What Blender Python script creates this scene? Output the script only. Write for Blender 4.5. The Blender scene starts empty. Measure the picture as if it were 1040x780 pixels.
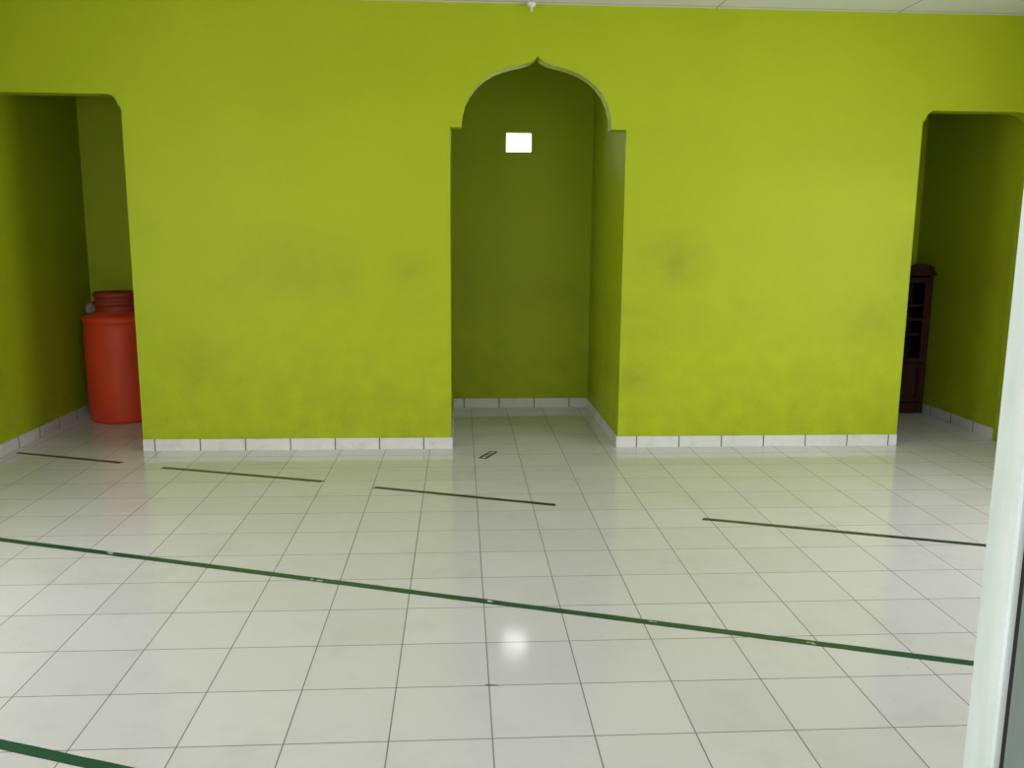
import bpy, bmesh, math, random
from mathutils import Vector, Matrix
random.seed(3)
S=bpy.context.scene
S.view_settings.view_transform='Standard'
S.view_settings.look='None'

# ------------------------------------------------------------ materials
def mat(name, col=(.8,.8,.8), rough=.5, spec=.5, metal=0):
    m=bpy.data.materials.new(name); m.use_nodes=True
    b=m.node_tree.nodes['Principled BSDF']
    b.inputs['Base Color'].default_value=(*col,1)
    b.inputs['Roughness'].default_value=rough
    b.inputs['Specular IOR Level'].default_value=spec
    b.inputs['Metallic'].default_value=metal
    return m,m.node_tree.nodes,m.node_tree.links,b
def mth(N,L,op,a,b=None,c=None,clamp=False):
    n=N.new('ShaderNodeMath'); n.operation=op; n.use_clamp=clamp
    for i,v in enumerate((a,b,c)):
        if v is None: continue
        if isinstance(v,(int,float)): n.inputs[i].default_value=v
        else: L.new(v,n.inputs[i])
    return n.outputs[0]
def mixc(N,L,fac,a,b,bt='MIX'):
    n=N.new('ShaderNodeMix'); n.data_type='RGBA'; n.blend_type=bt
    if isinstance(fac,(int,float)): n.inputs[0].default_value=fac
    else: L.new(fac,n.inputs[0])
    for k,v in ((6,a),(7,b)):
        if isinstance(v,tuple): n.inputs[k].default_value=(*v,1)
        else: L.new(v,n.inputs[k])
    return n.outputs[2]
def noise(N,L,vec,scale,detail=4,rough=.6):
    n=N.new('ShaderNodeTexNoise'); n.inputs['Scale'].default_value=scale
    n.inputs['Detail'].default_value=detail; n.inputs['Roughness'].default_value=rough
    L.new(vec,n.inputs['Vector']); return n.outputs['Fac']
def ramp(N,L,f,lo,hi):
    n=N.new('ShaderNodeMapRange'); n.inputs[1].default_value=lo; n.inputs[2].default_value=hi
    L.new(f,n.inputs[0]); return n.outputs[0]
def posn(N,L):
    g=N.new('ShaderNodeNewGeometry'); s=N.new('ShaderNodeSeparateXYZ'); L.new(g.outputs['Position'],s.inputs[0])
    return g.outputs['Position'],s.outputs

def green_paint():
    m,N,L,b=mat('green_wall_paint',rough=.55,spec=.2)
    P,(x,y,z)=posn(N,L)
    n1=noise(N,L,P,1.1,5); n2=noise(N,L,P,7,5)
    c=mixc(N,L,ramp(N,L,n1,.3,.7),(.325,.405,.008),(.365,.445,.010))
    # hand grime: a band about 1.1-1.5 m high, patchy
    band=mth(N,L,'SUBTRACT',1.0,mth(N,L,'MULTIPLY',mth(N,L,'ABSOLUTE',mth(N,L,'SUBTRACT',z,1.15)),2.0),clamp=True)
    g=mth(N,L,'MULTIPLY',band,ramp(N,L,n1,.45,.68),clamp=True)
    c=mixc(N,L,mth(N,L,'MULTIPLY',g,.42),c,(.17,.19,.015))
    # local rubbed smudges
    for (sx,sz,sr,st) in ((1.42,1.28,.34,.55),(-1.15,1.30,.35,.3),(1.2,.48,.20,.55),(-1.75,.6,.35,.3),(.9,1.0,.25,.25),(2.85,.9,.35,.3),(1.25,.9,.3,.3),(-.35,1.2,.25,.3)):
        dx=mth(N,L,'SUBTRACT',x,sx); dz=mth(N,L,'MULTIPLY',mth(N,L,'SUBTRACT',z,sz),1.4)
        d=mth(N,L,'SQRT',mth(N,L,'ADD',mth(N,L,'MULTIPLY',dx,dx),mth(N,L,'MULTIPLY',dz,dz)))
        k=mth(N,L,'SUBTRACT',1.0,mth(N,L,'DIVIDE',d,sr),clamp=True)
        k=mth(N,L,'MULTIPLY',mth(N,L,'MULTIPLY',k,ramp(N,L,noise(N,L,P,5,5),.25,.7)),st)
        c=mixc(N,L,k,c,(.12,.13,.02))
    low=mth(N,L,'MULTIPLY',mth(N,L,'SUBTRACT',1.0,mth(N,L,'MULTIPLY',z,.9),clamp=True),ramp(N,L,n2,.35,.75))
    c=mixc(N,L,mth(N,L,'MULTIPLY',low,.45),c,(.16,.18,.015))
    L.new(c,b.inputs['Base Color'])
    bp=N.new('ShaderNodeBump'); bp.inputs['Strength'].default_value=.12; bp.inputs['Distance'].default_value=.01
    L.new(noise(N,L,P,30,4),bp.inputs['Height']); L.new(bp.outputs[0],b.inputs['Normal'])
    return m
GREEN=green_paint()

def gridline(N,L,c,off,step,half):
    t=mth(N,L,'DIVIDE',mth(N,L,'SUBTRACT',c,off),step)
    fr=mth(N,L,'FRACT',t)
    d=mth(N,L,'MINIMUM',fr,mth(N,L,'SUBTRACT',1.0,fr))
    return mth(N,L,'LESS_THAN',d,half/step),mth(N,L,'FLOOR',t)

def floor_mat():
    m,N,L,b=mat('glossy_white_floor_tile',rough=.12,spec=.5)
    P,(x,y,z)=posn(N,L)
    gx,ix=gridline(N,L,x,.09,.3,.0021); gy,iy=gridline(N,L,y,-3.48,.3,.0021)
    g=mth(N,L,'MAXIMUM',gx,gy)
    cv=N.new('ShaderNodeCombineXYZ'); L.new(ix,cv.inputs[0]); L.new(iy,cv.inputs[1])
    wn=N.new('ShaderNodeTexWhiteNoise'); wn.noise_dimensions='2D'; L.new(cv.outputs[0],wn.inputs['Vector'])
    c=mixc(N,L,wn.outputs['Value'],(.560,.555,.565),(.600,.595,.605))
    n=noise(N,L,P,3,6,.7)
    c=mixc(N,L,mth(N,L,'MULTIPLY',ramp(N,L,n,.52,.8),.4),c,(.44,.42,.37))
    sp=noise(N,L,P,26,3,.5)
    c=mixc(N,L,mth(N,L,'MULTIPLY',ramp(N,L,sp,.74,.80),.35),c,(.25,.23,.20))
    c=mixc(N,L,g,c,(.17,.16,.15))
    L.new(c,b.inputs['Base Color'])
    r=mth(N,L,'ADD',mth(N,L,'MULTIPLY',ramp(N,L,noise(N,L,P,5,4),.35,.75),.05),.09)
    r=mth(N,L,'MAXIMUM',r,mth(N,L,'MULTIPLY',g,.8))
    L.new(r,b.inputs['Roughness'])
    bp=N.new('ShaderNodeBump'); bp.inputs['Strength'].default_value=.02; bp.inputs['Distance'].default_value=.01
    L.new(noise(N,L,P,9,3),bp.inputs['Height']); L.new(bp.outputs[0],b.inputs['Normal'])
    return m
FLOOR=floor_mat()

def base_mat(name,axis,off):
    m,N,L,b=mat(name,rough=.25)
    P,s=posn(N,L)
    g,i=gridline(N,L,s[axis],off,.3,.004)
    c=mixc(N,L,noise(N,L,P,4,5),(.54,.54,.53),(.68,.68,.67))
    c=mixc(N,L,mth(N,L,'MULTIPLY',ramp(N,L,noise(N,L,P,14,5),.5,.75),.35),c,(.35,.34,.28))
    c=mixc(N,L,g,c,(.10,.10,.08))
    L.new(c,b.inputs['Base Color']); return m
BX_L=base_mat('baseboard_tile_left',0,-2.0515); BX_R=base_mat('baseboard_tile_right',0,1.22)
BX_M=base_mat('baseboard_tile_niche',0,.03); BY=base_mat('baseboard_tile_side',1,.1)

def ceil_mat():
    m,N,L,b=mat('white_ceiling_panel',rough=.7)
    P,(x,y,z)=posn(N,L)
    gx,_=gridline(N,L,x,.45,1.2,.004); gy,_=gridline(N,L,y,-.05,.6,.004)
    c=mixc(N,L,mth(N,L,'MAXIMUM',gx,gy),(.66,.66,.65),(.22,.2,.17))
    L.new(c,b.inputs['Base Color']); return m
CEIL=ceil_mat()

def wood_mat(name,c1,c2,rough=.4,scale=(30,30,2),spec=.5):
    m,N,L,b=mat(name,rough=rough,spec=spec)
    tc=N.new('ShaderNodeNewGeometry'); mp=N.new('ShaderNodeMapping'); mp.inputs['Scale'].default_value=scale
    L.new(tc.outputs['Position'],mp.inputs[0])
    L.new(mixc(N,L,ramp(N,L,noise(N,L,mp.outputs[0],1,6),.35,.65),c1,c2),b.inputs['Base Color']); return m
WOOD=wood_mat('dark_red_wood',(.024,.009,.005),(.042,.014,.008),.75,spec=.12)
JAMB=wood_mat('weathered_mint_paint',(.80,.85,.82),(.60,.70,.65),.5,(14,14,3))
JAMB2=wood_mat('grey_green_paint',(.20,.25,.22),(.12,.16,.14),.6,(14,14,3))
DARK,_,_,_=mat('dark_gap_shade',(.015,.015,.012),.8)  # near-black colour for the shade inside the jamb gap

def drum_mat():
    m,N,L,b=mat('red_plastic',rough=.5,spec=.35)
    P,(x,y,z)=posn(N,L)
    c=mixc(N,L,noise(N,L,P,5,4),(.56,.045,.010),(.68,.065,.014))
    c=mixc(N,L,mth(N,L,'MULTIPLY',ramp(N,L,noise(N,L,P,3,5),.45,.75),.45),c,(.25,.03,.015))
    L.new(c,b.inputs['Base Color']); return m
RED=drum_mat()
DUSTRED,_,_,_=mat('dusty_red_lid',(.26,.03,.012),.6)
GREY,_,_,_=mat('grey_pvc',(.10,.11,.10),.5)

def tape_mat(name,c1,c2):
    m,N,L,b=mat(name,rough=.35)
    P,_=posn(N,L)
    c=mixc(N,L,noise(N,L,P,12,4),c1,c2)
    c=mixc(N,L,ramp(N,L,noise(N,L,P,6,6,.7),.70,.74),c,(.4,.45,.4))
    L.new(c,b.inputs['Base Color']); return m
TAPE=tape_mat('green_floor_tape',(.010,.055,.026),(.018,.085,.042))
TAPE2=tape_mat('dark_worn_tape',(.015,.028,.016),(.035,.055,.035))
WHITE,_,_,_=mat('white_paint',(.65,.66,.64),.4)
INK,_,_,_=mat('black_ink',(.02,.02,.02),.5)
BOOK=[mat('book_cover_%d'%i,c,.8,.1)[0] for i,c in enumerate([(.015,.02,.015),(.025,.02,.015),(.025,.01,.01),(.01,.012,.02)])]

# ------------------------------------------------------------ mesh helpers
def add_box(bm,x0,x1,y0,y1,z0,z1,mi=0,bev=0):
    r=bmesh.ops.create_cube(bm,size=1)
    for v in r['verts']:
        v.co=Vector((x0+(v.co.x+.5)*(x1-x0),y0+(v.co.y+.5)*(y1-y0),z0+(v.co.z+.5)*(z1-z0)))
    fs={f for v in r['verts'] for f in v.link_faces}
    for f in fs: f.material_index=mi
    if bev:
        es={e for f in fs for e in f.edges}
        q=bmesh.ops.bevel(bm,geom=list(es),offset=bev,segments=2,affect='EDGES')
        for f in q['faces']: f.material_index=mi
def obj(name,bm,mats,parent=None,smooth=False):
    me=bpy.data.meshes.new(name); bmesh.ops.recalc_face_normals(bm,faces=bm.faces)
    bm.to_mesh(me); bm.free()
    for m in (mats if isinstance(mats,list) else [mats]): me.materials.append(m)
    if smooth:
        for p in me.polygons: p.use_smooth=True
    o=bpy.data.objects.new(name,me); S.collection.objects.link(o)
    if parent: o.parent=parent
    return o
def boxes(name,lst,mats,bev=0,parent=None):
    bm=bmesh.new()
    for b in lst: add_box(bm,*b[:6],mi=(b[6] if len(b)>6 else 0),bev=bev)
    return obj(name,bm,mats,parent)
def empty(name,loc=(0,0,0)):
    e=bpy.data.objects.new(name,None); e.empty_display_size=.1; S.collection.objects.link(e); return e

XL,XR=-3.0,3.9; H=2.894; YR=1.438; YF=-4.9; ML,MR=-.064,1.089

# ------------------------------------------------------------ shell
boxes('floor',[(XL-.15,XR+.15,-8.5,YR+.12,-.1,0)],FLOOR)
boxes('ceiling',[(XL-.15,XR+.15,YF-.12,YR+.12,H,H+.08)],CEIL)
def side_wall(name,x0,x1,w):
    a,b,c,d=w
    boxes(name,[(x0,x1,YF,a,0,H),(x0,x1,b,YR+.12,0,H),(x0,x1,a,b,0,c),(x0,x1,a,b,d,H)],GREEN)
sl_=(-3.9,-2.0,.75,1.95); sr_=(-3.7,-1.3,.75,1.95)
side_wall('wall_left',XL-.12,XL,sl_); side_wall('wall_right',XR,XR+.12,sr_)
wx0,wx1,wz0,wz1=.376,.588,2.118,2.272
boxes('wall_rear',[(XL,wx0,YR,YR+.12,0,H),(wx1,XR,YR,YR+.12,0,H),(wx0,wx1,YR,YR+.12,0,wz0),(wx0,wx1,YR,YR+.12,wz1,H)],GREEN)
boxes('wall_niche_left',[(ML-.1,ML,.12,YR,0,H)],GREEN)
boxes('wall_niche_right',[(MR,MR+.1,.12,YR,0,H)],GREEN)
def arc(cx,cz,rx,rz,a0,a1,n=8):
    return [(cx+rx*math.cos(math.radians(a0+(a1-a0)*i/n)),cz+rz*math.sin(math.radians(a0+(a1-a0)*i/n))) for i in range(n+1)]
def opening(x0,x1,zs,zt,rl=None,rr=None):
    r=zt-zs-.012; s=.02; rl=rl or r; rr=rr or r
    p=[(x0,0),(x0,zs),(x0+s,zs+.008)]
    p+=arc(x0+s+rl,zs+.012,rl,r,180,90)
    p+=arc(x1-s-rr,zs+.012,rr,r,90,0)
    p+=[(x1-s,zs+.008),(x1,zs),(x1,0)]
    return p
def mihrab():
    c=(ML+MR)/2-.010; hw=c-(ML+.078); zs=2.133
    half=[(1.0,0),(1.0,.03),(.985,.085),(.945,.155),(.88,.215),(.80,.268),(.70,.312),(.58,.348),(.46,.373),(.34,.390),(.24,.401),(.16,.411),(.10,.422),(.05,.436),(.02,.450)]
    left=[(c-hw*a,zs+b*.97) for a,b in half]; right=[(c+hw*a,zs+b*.97) for a,b in reversed(half)]
    return [(ML,0),(ML,zs)]+left+[(c,zs+.448)]+right+[(MR,zs),(MR,0)]
out=[(XL-.05,0)]+opening(XL-.012,-2.1288,2.225,2.305,.12)+mihrab()+opening(3.0822,XR-.03,2.215,2.285,None,.13)+[(XR,0),(XR,H),(XL-.05,H)]
bm=bmesh.new()
vs=[bm.verts.new((x,0,z)) for x,z in out]
f=bm.faces.new(vs)
ext=bmesh.ops.extrude_face_region(bm,geom=[f])
for g in ext['geom']:
    if isinstance(g,bmesh.types.BMVert): g.co.y=.12
bmesh.ops.triangulate(bm,faces=[q for q in bm.faces if len(q.verts)>4],ngon_method='EAR_CLIP')
obj('wall_back',bm,GREEN)
dx0,dx1=-1.05,.577+.16; DT=2.3
wl=(-2.7,-1.35,.8,2.2); wr=(1.1,3.5,.8,2.2)
F0,F1=YF-.12,YF
boxes('wall_front',[(XL,wl[0],F0,F1,0,H),(wl[0],wl[1],F0,F1,0,wl[2]),(wl[0],wl[1],F0,F1,wl[3],H),(wl[1],dx0,F0,F1,0,H),
  (dx0,dx1,F0,F1,DT,H),(dx1,wr[0],F0,F1,0,H),(wr[0],wr[1],F0,F1,0,wr[2]),(wr[0],wr[1],F0,F1,wr[3],H),(wr[1],XR,F0,F1,0,H)],GREEN)
for k,(a,b,c,d) in enumerate((wl,wr)):
    e=empty('window_%d'%(k+2)); l=[]
    t=.05
    l+=[(a,b,F0+.02,F1-.02,c,c+t),(a,b,F0+.02,F1-.02,d-t,d),(a,a+t,F0+.02,F1-.02,c+t,d-t),(b-t,b,F0+.02,F1-.02,c+t,d-t)]
    for i in (1,2): 
        xx=a+(b-a)*i/3; l.append((xx-.02,xx+.02,F0+.04,F1-.04,c+t,d-t))
    boxes('frame',l,JAMB,parent=e)
for k,(x0,(a,b,c,d)) in enumerate(((XL-.12,sl_),(XR,sr_))):  # unseen side windows, added to light the partition and keep the niche dark
    e=empty('window_%d'%(k+4)); t=.05; p,q=x0+.02,x0+.10
    l=[(p,q,a,b,c,c+t),(p,q,a,b,d-t,d),(p,q,a,a+t,c+t,d-t),(p,q,b-t,b,c+t,d-t)]
    for i in (1,2):
        yy=a+(b-a)*i/3; l.append((p+.02,q-.02,yy-.02,yy+.02,c+t,d-t))
    boxes('frame',l,JAMB,parent=e)
e=empty('window_1')
t=.006
boxes('frame',[(wx0,wx1,YR+.03,YR+.06,wz0,wz0+t),(wx0,wx1,YR+.03,YR+.06,wz1-t,wz1),(wx0,wx0+t,YR+.03,YR+.06,wz0+t,wz1-t),(wx1-t,wx1,YR+.03,YR+.06,wz0+t,wz1-t)],WHITE,parent=e)
e=empty('door_1')
jx=.577
boxes('jamb_inner',[(jx,jx+.16,YF-.045,YF+.005,0,DT)],JAMB,.003,e)
boxes('jamb_gap',[(jx+.010,jx+.16,YF-.056,YF-.045,0,DT)],DARK,0,e)  # dark strip painted in for the shade in the frame rebate
boxes('jamb_outer',[(jx+.004,jx+.16,YF-.15,YF-.056,0,DT)],JAMB2,.004,e)
boxes('jamb_far',[(dx0,dx0+.07,YF-.14,YF+.005,0,DT)],JAMB,.003,e)
boxes('lintel',[(dx0+.07,jx,YF-.14,YF+.005,DT-.07,DT)],JAMB,.003,e)

# ------------------------------------------------------------ baseboards
h=.078;t=.01
boxes('baseboard_back',[(-2.1288,ML,-t,0,0,h)],BX_L,.001)
boxes('baseboard_back_right',[(MR,3.0822,-t,0,0,h)],BX_R,.001)
boxes('baseboard_niche',[(ML,MR,YR-t,YR,0,h)],BX_M,.001)
boxes('baseboard_niche_right',[(MR-t,MR,-t,YR-t,0,h)],BY,.001)
boxes('baseboard_niche_left',[(ML,ML+t,-t,YR-t,0,h)],BY,.001)
boxes('baseboard_left',[(XL,XL+t,YF,YR,0,h)],BY,.001)
boxes('baseboard_right',[(XR-t,XR,YF,YR,0,h)],BY,.001)
boxes('baseboard_rear_left',[(XL+t,ML-.1,YR-t,YR,0,h)],BX_L,.001)
boxes('baseboard_rear_right',[(MR+.1,XR-t,YR-t,YR,0,h)],BX_R,.001)

# ------------------------------------------------------------ floor tape (prayer rows)
def strip(bm,p,q,w,z=.0012,jit=.0012):
    p=Vector(p);q=Vector(q);d=(q-p);Ln=d.length;d.normalize();n=Vector((-d.y,d.x))
    k=max(2,int(Ln/.08)); prev=None
    for i in range(k+1):
        c=p+d*(Ln*i/k); a=c+n*(w/2+random.uniform(-jit,jit)); b=c-n*(w/2+random.uniform(-jit,jit))
        if i in(0,k): a+=d*random.uniform(-.012,.012)
        cur=(bm.verts.new((a.x,a.y,z)),bm.verts.new((b.x,b.y,z)))
        if prev: bm.faces.new((prev[0],prev[1],cur[1],cur[0]))
        prev=cur
def tape(name,segs,w,m):
    bm=bmesh.new()
    for p,q in segs: strip(bm,p,q,w)
    o=obj(name,bm,m)
    md=o.modifiers.new('thick','SOLIDIFY'); md.thickness=.001; md.offset=-1
    return o
sl=-.3517
def L1(x): return -1.722+(x+2.19)*sl
tape('floor_tape',[((XL+.03,L1(XL+.03)),(3.85,L1(3.85)))],.040,TAPE)
tape('floor_tape',[((-2.6,-3.426+(-1.278)*-.363-.012),(-.30,-3.426+1.022*-.363-.012))],.040,TAPE)
tape('floor_tape',[((-2.935,-.034),(-2.161,-.312))],.034,TAPE2)
tape('floor_tape',[((-1.86,-.44),(-.821,-.784))],.038,TAPE2)
tape('floor_tape',[((-.501,-.917),(.519,-1.29))],.038,TAPE2)
tape('floor_tape',[((1.252,-1.55),(2.499,-1.991)),((2.499,-1.991),(3.6,-2.38))],.038,TAPE2)
bm=bmesh.new()
for x in (-1.62,-.62,.10,.72,1.25):
    for j in range(2):
        xx=x+random.uniform(-.02,.02); yy=L1(xx)+random.uniform(-.012,.012)
        strip(bm,(xx,yy),(xx+random.uniform(.012,.03),yy-.008),.005,.0028,.002)
o=obj('tape_scraps',bm,WHITE); md=o.modifiers.new('thick','SOLIDIFY'); md.thickness=.0006
bm=bmesh.new()
A=Vector((.145,-.275));B=Vector((.225,-.10));u=(B-A).normalized();n=Vector((u.y,-u.x));w=.045
c=[A-n*w/2,A+n*w/2,B+n*w/2,B-n*w/2]
for i in range(4): strip(bm,c[i],c[(i+1)%4],.014,.0014,.0005)
for k in (.3,.5,.7):
    cc=A+(B-A)*k; strip(bm,cc-n*.014,cc+n*.014,.018,.0014,.001)
o=obj('floor_sticker',bm,INK); md=o.modifiers.new('thick','SOLIDIFY'); md.thickness=.0006
bm=bmesh.new(); strip(bm,(.075,-3.178),(.125,-3.182),.006,.0014,.001)
o=obj('tape_fragment',bm,INK); md=o.modifiers.new('thick','SOLIDIFY'); md.thickness=.0006

# ------------------------------------------------------------ plastic drum
def lathe(bm,prof,cx,cy,n=64,mi=0,close=True):
    rings=[]
    for r,z in prof:
        if r<1e-5: rings.append([bm.verts.new((cx,cy,z))])
        else: rings.append([bm.verts.new((cx+r*math.cos(2*math.pi*i/n),cy+r*math.sin(2*math.pi*i/n),z)) for i in range(n)])
    for a,b in zip(rings,rings[1:]):
        for i in range(n):
            j=(i+1)%n
            if len(a)==1 and len(b)==1: continue
            if len(a)==1: f=bm.faces.new((a[0],b[i],b[j]))
            elif len(b)==1: f=bm.faces.new((a[i],a[j],b[0]))
            else: f=bm.faces.new((a[i],a[j],b[j],b[i]))
            f.material_index=mi
e=empty('plastic_drum')
cx,cy=-2.645,1.08
bm=bmesh.new()
lathe(bm,[(0,0),(.235,0),(.250,.008),(.255,.03),(.258,.10),(.262,.25),(.264,.42),(.264,.60),(.261,.70),(.256,.75),(.260,.765),(.268,.775),(.270,.79),(.266,.808),(.252,.822),(.225,.834),(.19,.842),(.185,.85),(.0,.85)],cx,cy)
o=obj('body',bm,RED,e,True)
bm=bmesh.new()
lathe(bm,[(.165,.85),(.168,.885),(.168,.90),(.183,.903),(.187,.915),(.183,.927),(.170,.932),(.168,.955),(.180,.962),(.182,.985),(.170,.998),(.15,1.0),(.14,.985),(.05,.985),(0,.985)],cx,cy)
obj('lid',bm,DUSTRED,e,True)
for s in (-1,1):
    bm=bmesh.new()
    ang=math.radians(200 if s<0 else 20)
    dx,dy=math.cos(ang),math.sin(ang)
    add_box(bm,-.025,.025,-.025,.025,-.045,.03,bev=.008)
    for v in bm.verts: 
        x,y,z=v.co; v.co=Vector((cx+dx*(.205+x)-dy*y,cy+dy*(.205+x)+dx*y,z+.882))
    obj('handle_%d'%(1 if s<0 else 2),bm,GREY if s<0 else DUSTRED,e,False)

# ------------------------------------------------------------ wooden cabinet in right passage
e=empty('wooden_display_cabinet')
a,b,c,d,ht=3.24,3.875,1.10,1.42,1.15
l=[(a,b,c,d,0,.06),(a,b,c,d,.06,.09),(a,a+.03,c,d,.09,ht),(b-.03,b,c,d,.09,ht),(a,b,d-.015,d,.09,ht),(a-.02,b+.012,c-.02,d,ht,ht+.025),(a-.01,b+.006,c-.01,d,ht+.025,ht+.04)]
for z in (.42,.66,.90): l.append((a+.03,b-.03,c+.03,d-.015,z-.01,z+.01))
boxes('carcass',l,WOOD,.003,e)
l=[]
mid=(a+b)/2
for x0,x1 in ((a+.03,mid-.003),(mid+.003,b-.03)):
    for z0,z1 in ((.10,.42),(.43,ht-.02)):
        w=.04
        l+=[(x0,x0+w,c-.012,c+.01,z0,z1),(x1-w,x1,c-.012,c+.01,z0,z1),(x0+w,x1-w,c-.012,c+.01,z0,z0+w),(x0+w,x1-w,c-.012,c+.01,z1-w,z1)]
    l+=[(x0+.04,x1-.04,c-.008,c+.01,.78,.80),(x0+.06,x1-.06,c-.006,c+.004,.16,.36),(x0+.04,x1-.04,c+.004,c+.01,.14,.38)]
boxes('doors',l,WOOD,.003,e)
bm=bmesh.new()
for x in (mid-.02,mid+.02):
    for z in (.3,.7):
        q=bmesh.ops.create_uvsphere(bm,u_segments=12,v_segments=8,radius=.01)
        for v in q['verts']: v.co+=Vector((x,c-.02,z))
obj('knobs',bm,WOOD,e,True)
bm=bmesh.new()
pts=[(a,0),(a,.03)]+[(a+(b-a)*i/24,.03+.035*abs(math.sin(math.pi*i/24*3))*(.6+.4*math.sin(math.pi*i/24))) for i in range(1,24)]+[(b,.03),(b,0)]
vs=[bm.verts.new((x,c,z+ht+.04)) for x,z in pts]; f=bm.faces.new(vs)
ex=bmesh.ops.extrude_face_region(bm,geom=[f])
for g in ex['geom']:
    if isinstance(g,bmesh.types.BMVert): g.co.y=c+.02
obj('crest',bm,WOOD,e)
l=[]
for z in (.43,.67,.91):
    x=a+.04
    while x<b-.08:
        w=random.uniform(.02,.04); hh=random.uniform(.13,.2)
        l.append((x,x+w-.002,c+.16,c+.29,z,z+hh,random.randrange(4)))
        x+=w
boxes('books',l,BOOK,0,e)

bm=bmesh.new()
lathe(bm,[(0,H),(.028,H),(.030,H-.012),(.026,H-.024),(.010,H-.030),(.008,H-.055),(0,H-.057)],.455,-.05,24)
obj('ceiling_cable_clip',bm,WHITE,None,True)

# ------------------------------------------------------------ light
# overcast sky, brighter towards +Y (behind the building) than over the porch side
W=bpy.data.worlds.new('sky'); S.world=W; W.use_nodes=True
N=W.node_tree.nodes; L=W.node_tree.links; bg=N['Background']
s=N.new('ShaderNodeTexCoord'); sp=N.new('ShaderNodeSeparateXYZ')
L.new(s.outputs['Generated'],sp.inputs[0])
mr=N.new('ShaderNodeMapRange'); mr.inputs[1].default_value=.6; mr.inputs[2].default_value=.95; mr.inputs[3].default_value=.8; mr.inputs[4].default_value=13
mr.interpolation_type='SMOOTHSTEP'
L.new(sp.outputs[1],mr.inputs[0]); L.new(mr.outputs[0],bg.inputs[1])
bg.inputs[0].default_value=(.97,.98,1,1)
def area(name,loc,target,sx,sy,power,col=(1,.985,1)):
    l=bpy.data.lights.new(name,'AREA'); l.shape='RECTANGLE'; l.size=sx; l.size_y=sy; l.energy=power; l.color=col
    o=bpy.data.objects.new(name,l); S.collection.objects.link(o); o.location=loc
    o.rotation_euler=(Vector(target)-Vector(loc)).to_track_quat('-Z','Y').to_euler(); return o
area('added_side_light_right',(XR+.3,-2.5,1.4),(1.0,-.8,.8),2.3,1.15,88)  # added lamp at the unseen right window, lights the partition obliquely
area('added_side_light_left',(XL-.3,-2.95,1.4),(-.4,-1.0,.8),1.8,1.15,62)  # added lamp at the unseen left window, spares the niche back
area('daylight_window_right',(2.3,YF-.3,1.55),(1.3,0,.8),2.2,1.3,26)
area('daylight_window_left',(-2.0,YF-.3,1.55),(-1.0,0,.8),1.3,1.3,26)
area('daylight_doorway',(-.1,-7.6,2.8),(.1,-3.2,0),3.5,1.6,85)

# ------------------------------------------------------------ camera
yaw,pit,rol=[math.radians(t) for t in (3.4879,9.7225,.4143)]
cam=bpy.data.cameras.new('camera'); co=bpy.data.objects.new('camera',cam); S.collection.objects.link(co)
cam.sensor_fit='HORIZONTAL'; cam.sensor_width=36; cam.lens=36*872.943/1040
fwd=Vector((math.sin(yaw)*math.cos(pit),math.cos(yaw)*math.cos(pit),-math.sin(pit)))
right=Vector((math.cos(yaw),-math.sin(yaw),0)); up=right.cross(fwd)
r2=right*math.cos(rol)+up*math.sin(rol); u2=up*math.cos(rol)-right*math.sin(rol)
M=Matrix(((r2.x,u2.x,-fwd.x,0),(r2.y,u2.y,-fwd.y,-5.7674),(r2.z,u2.z,-fwd.z,1.4383),(0,0,0,1)))
co.matrix_world=M; cam.clip_start=.02
S.camera=co
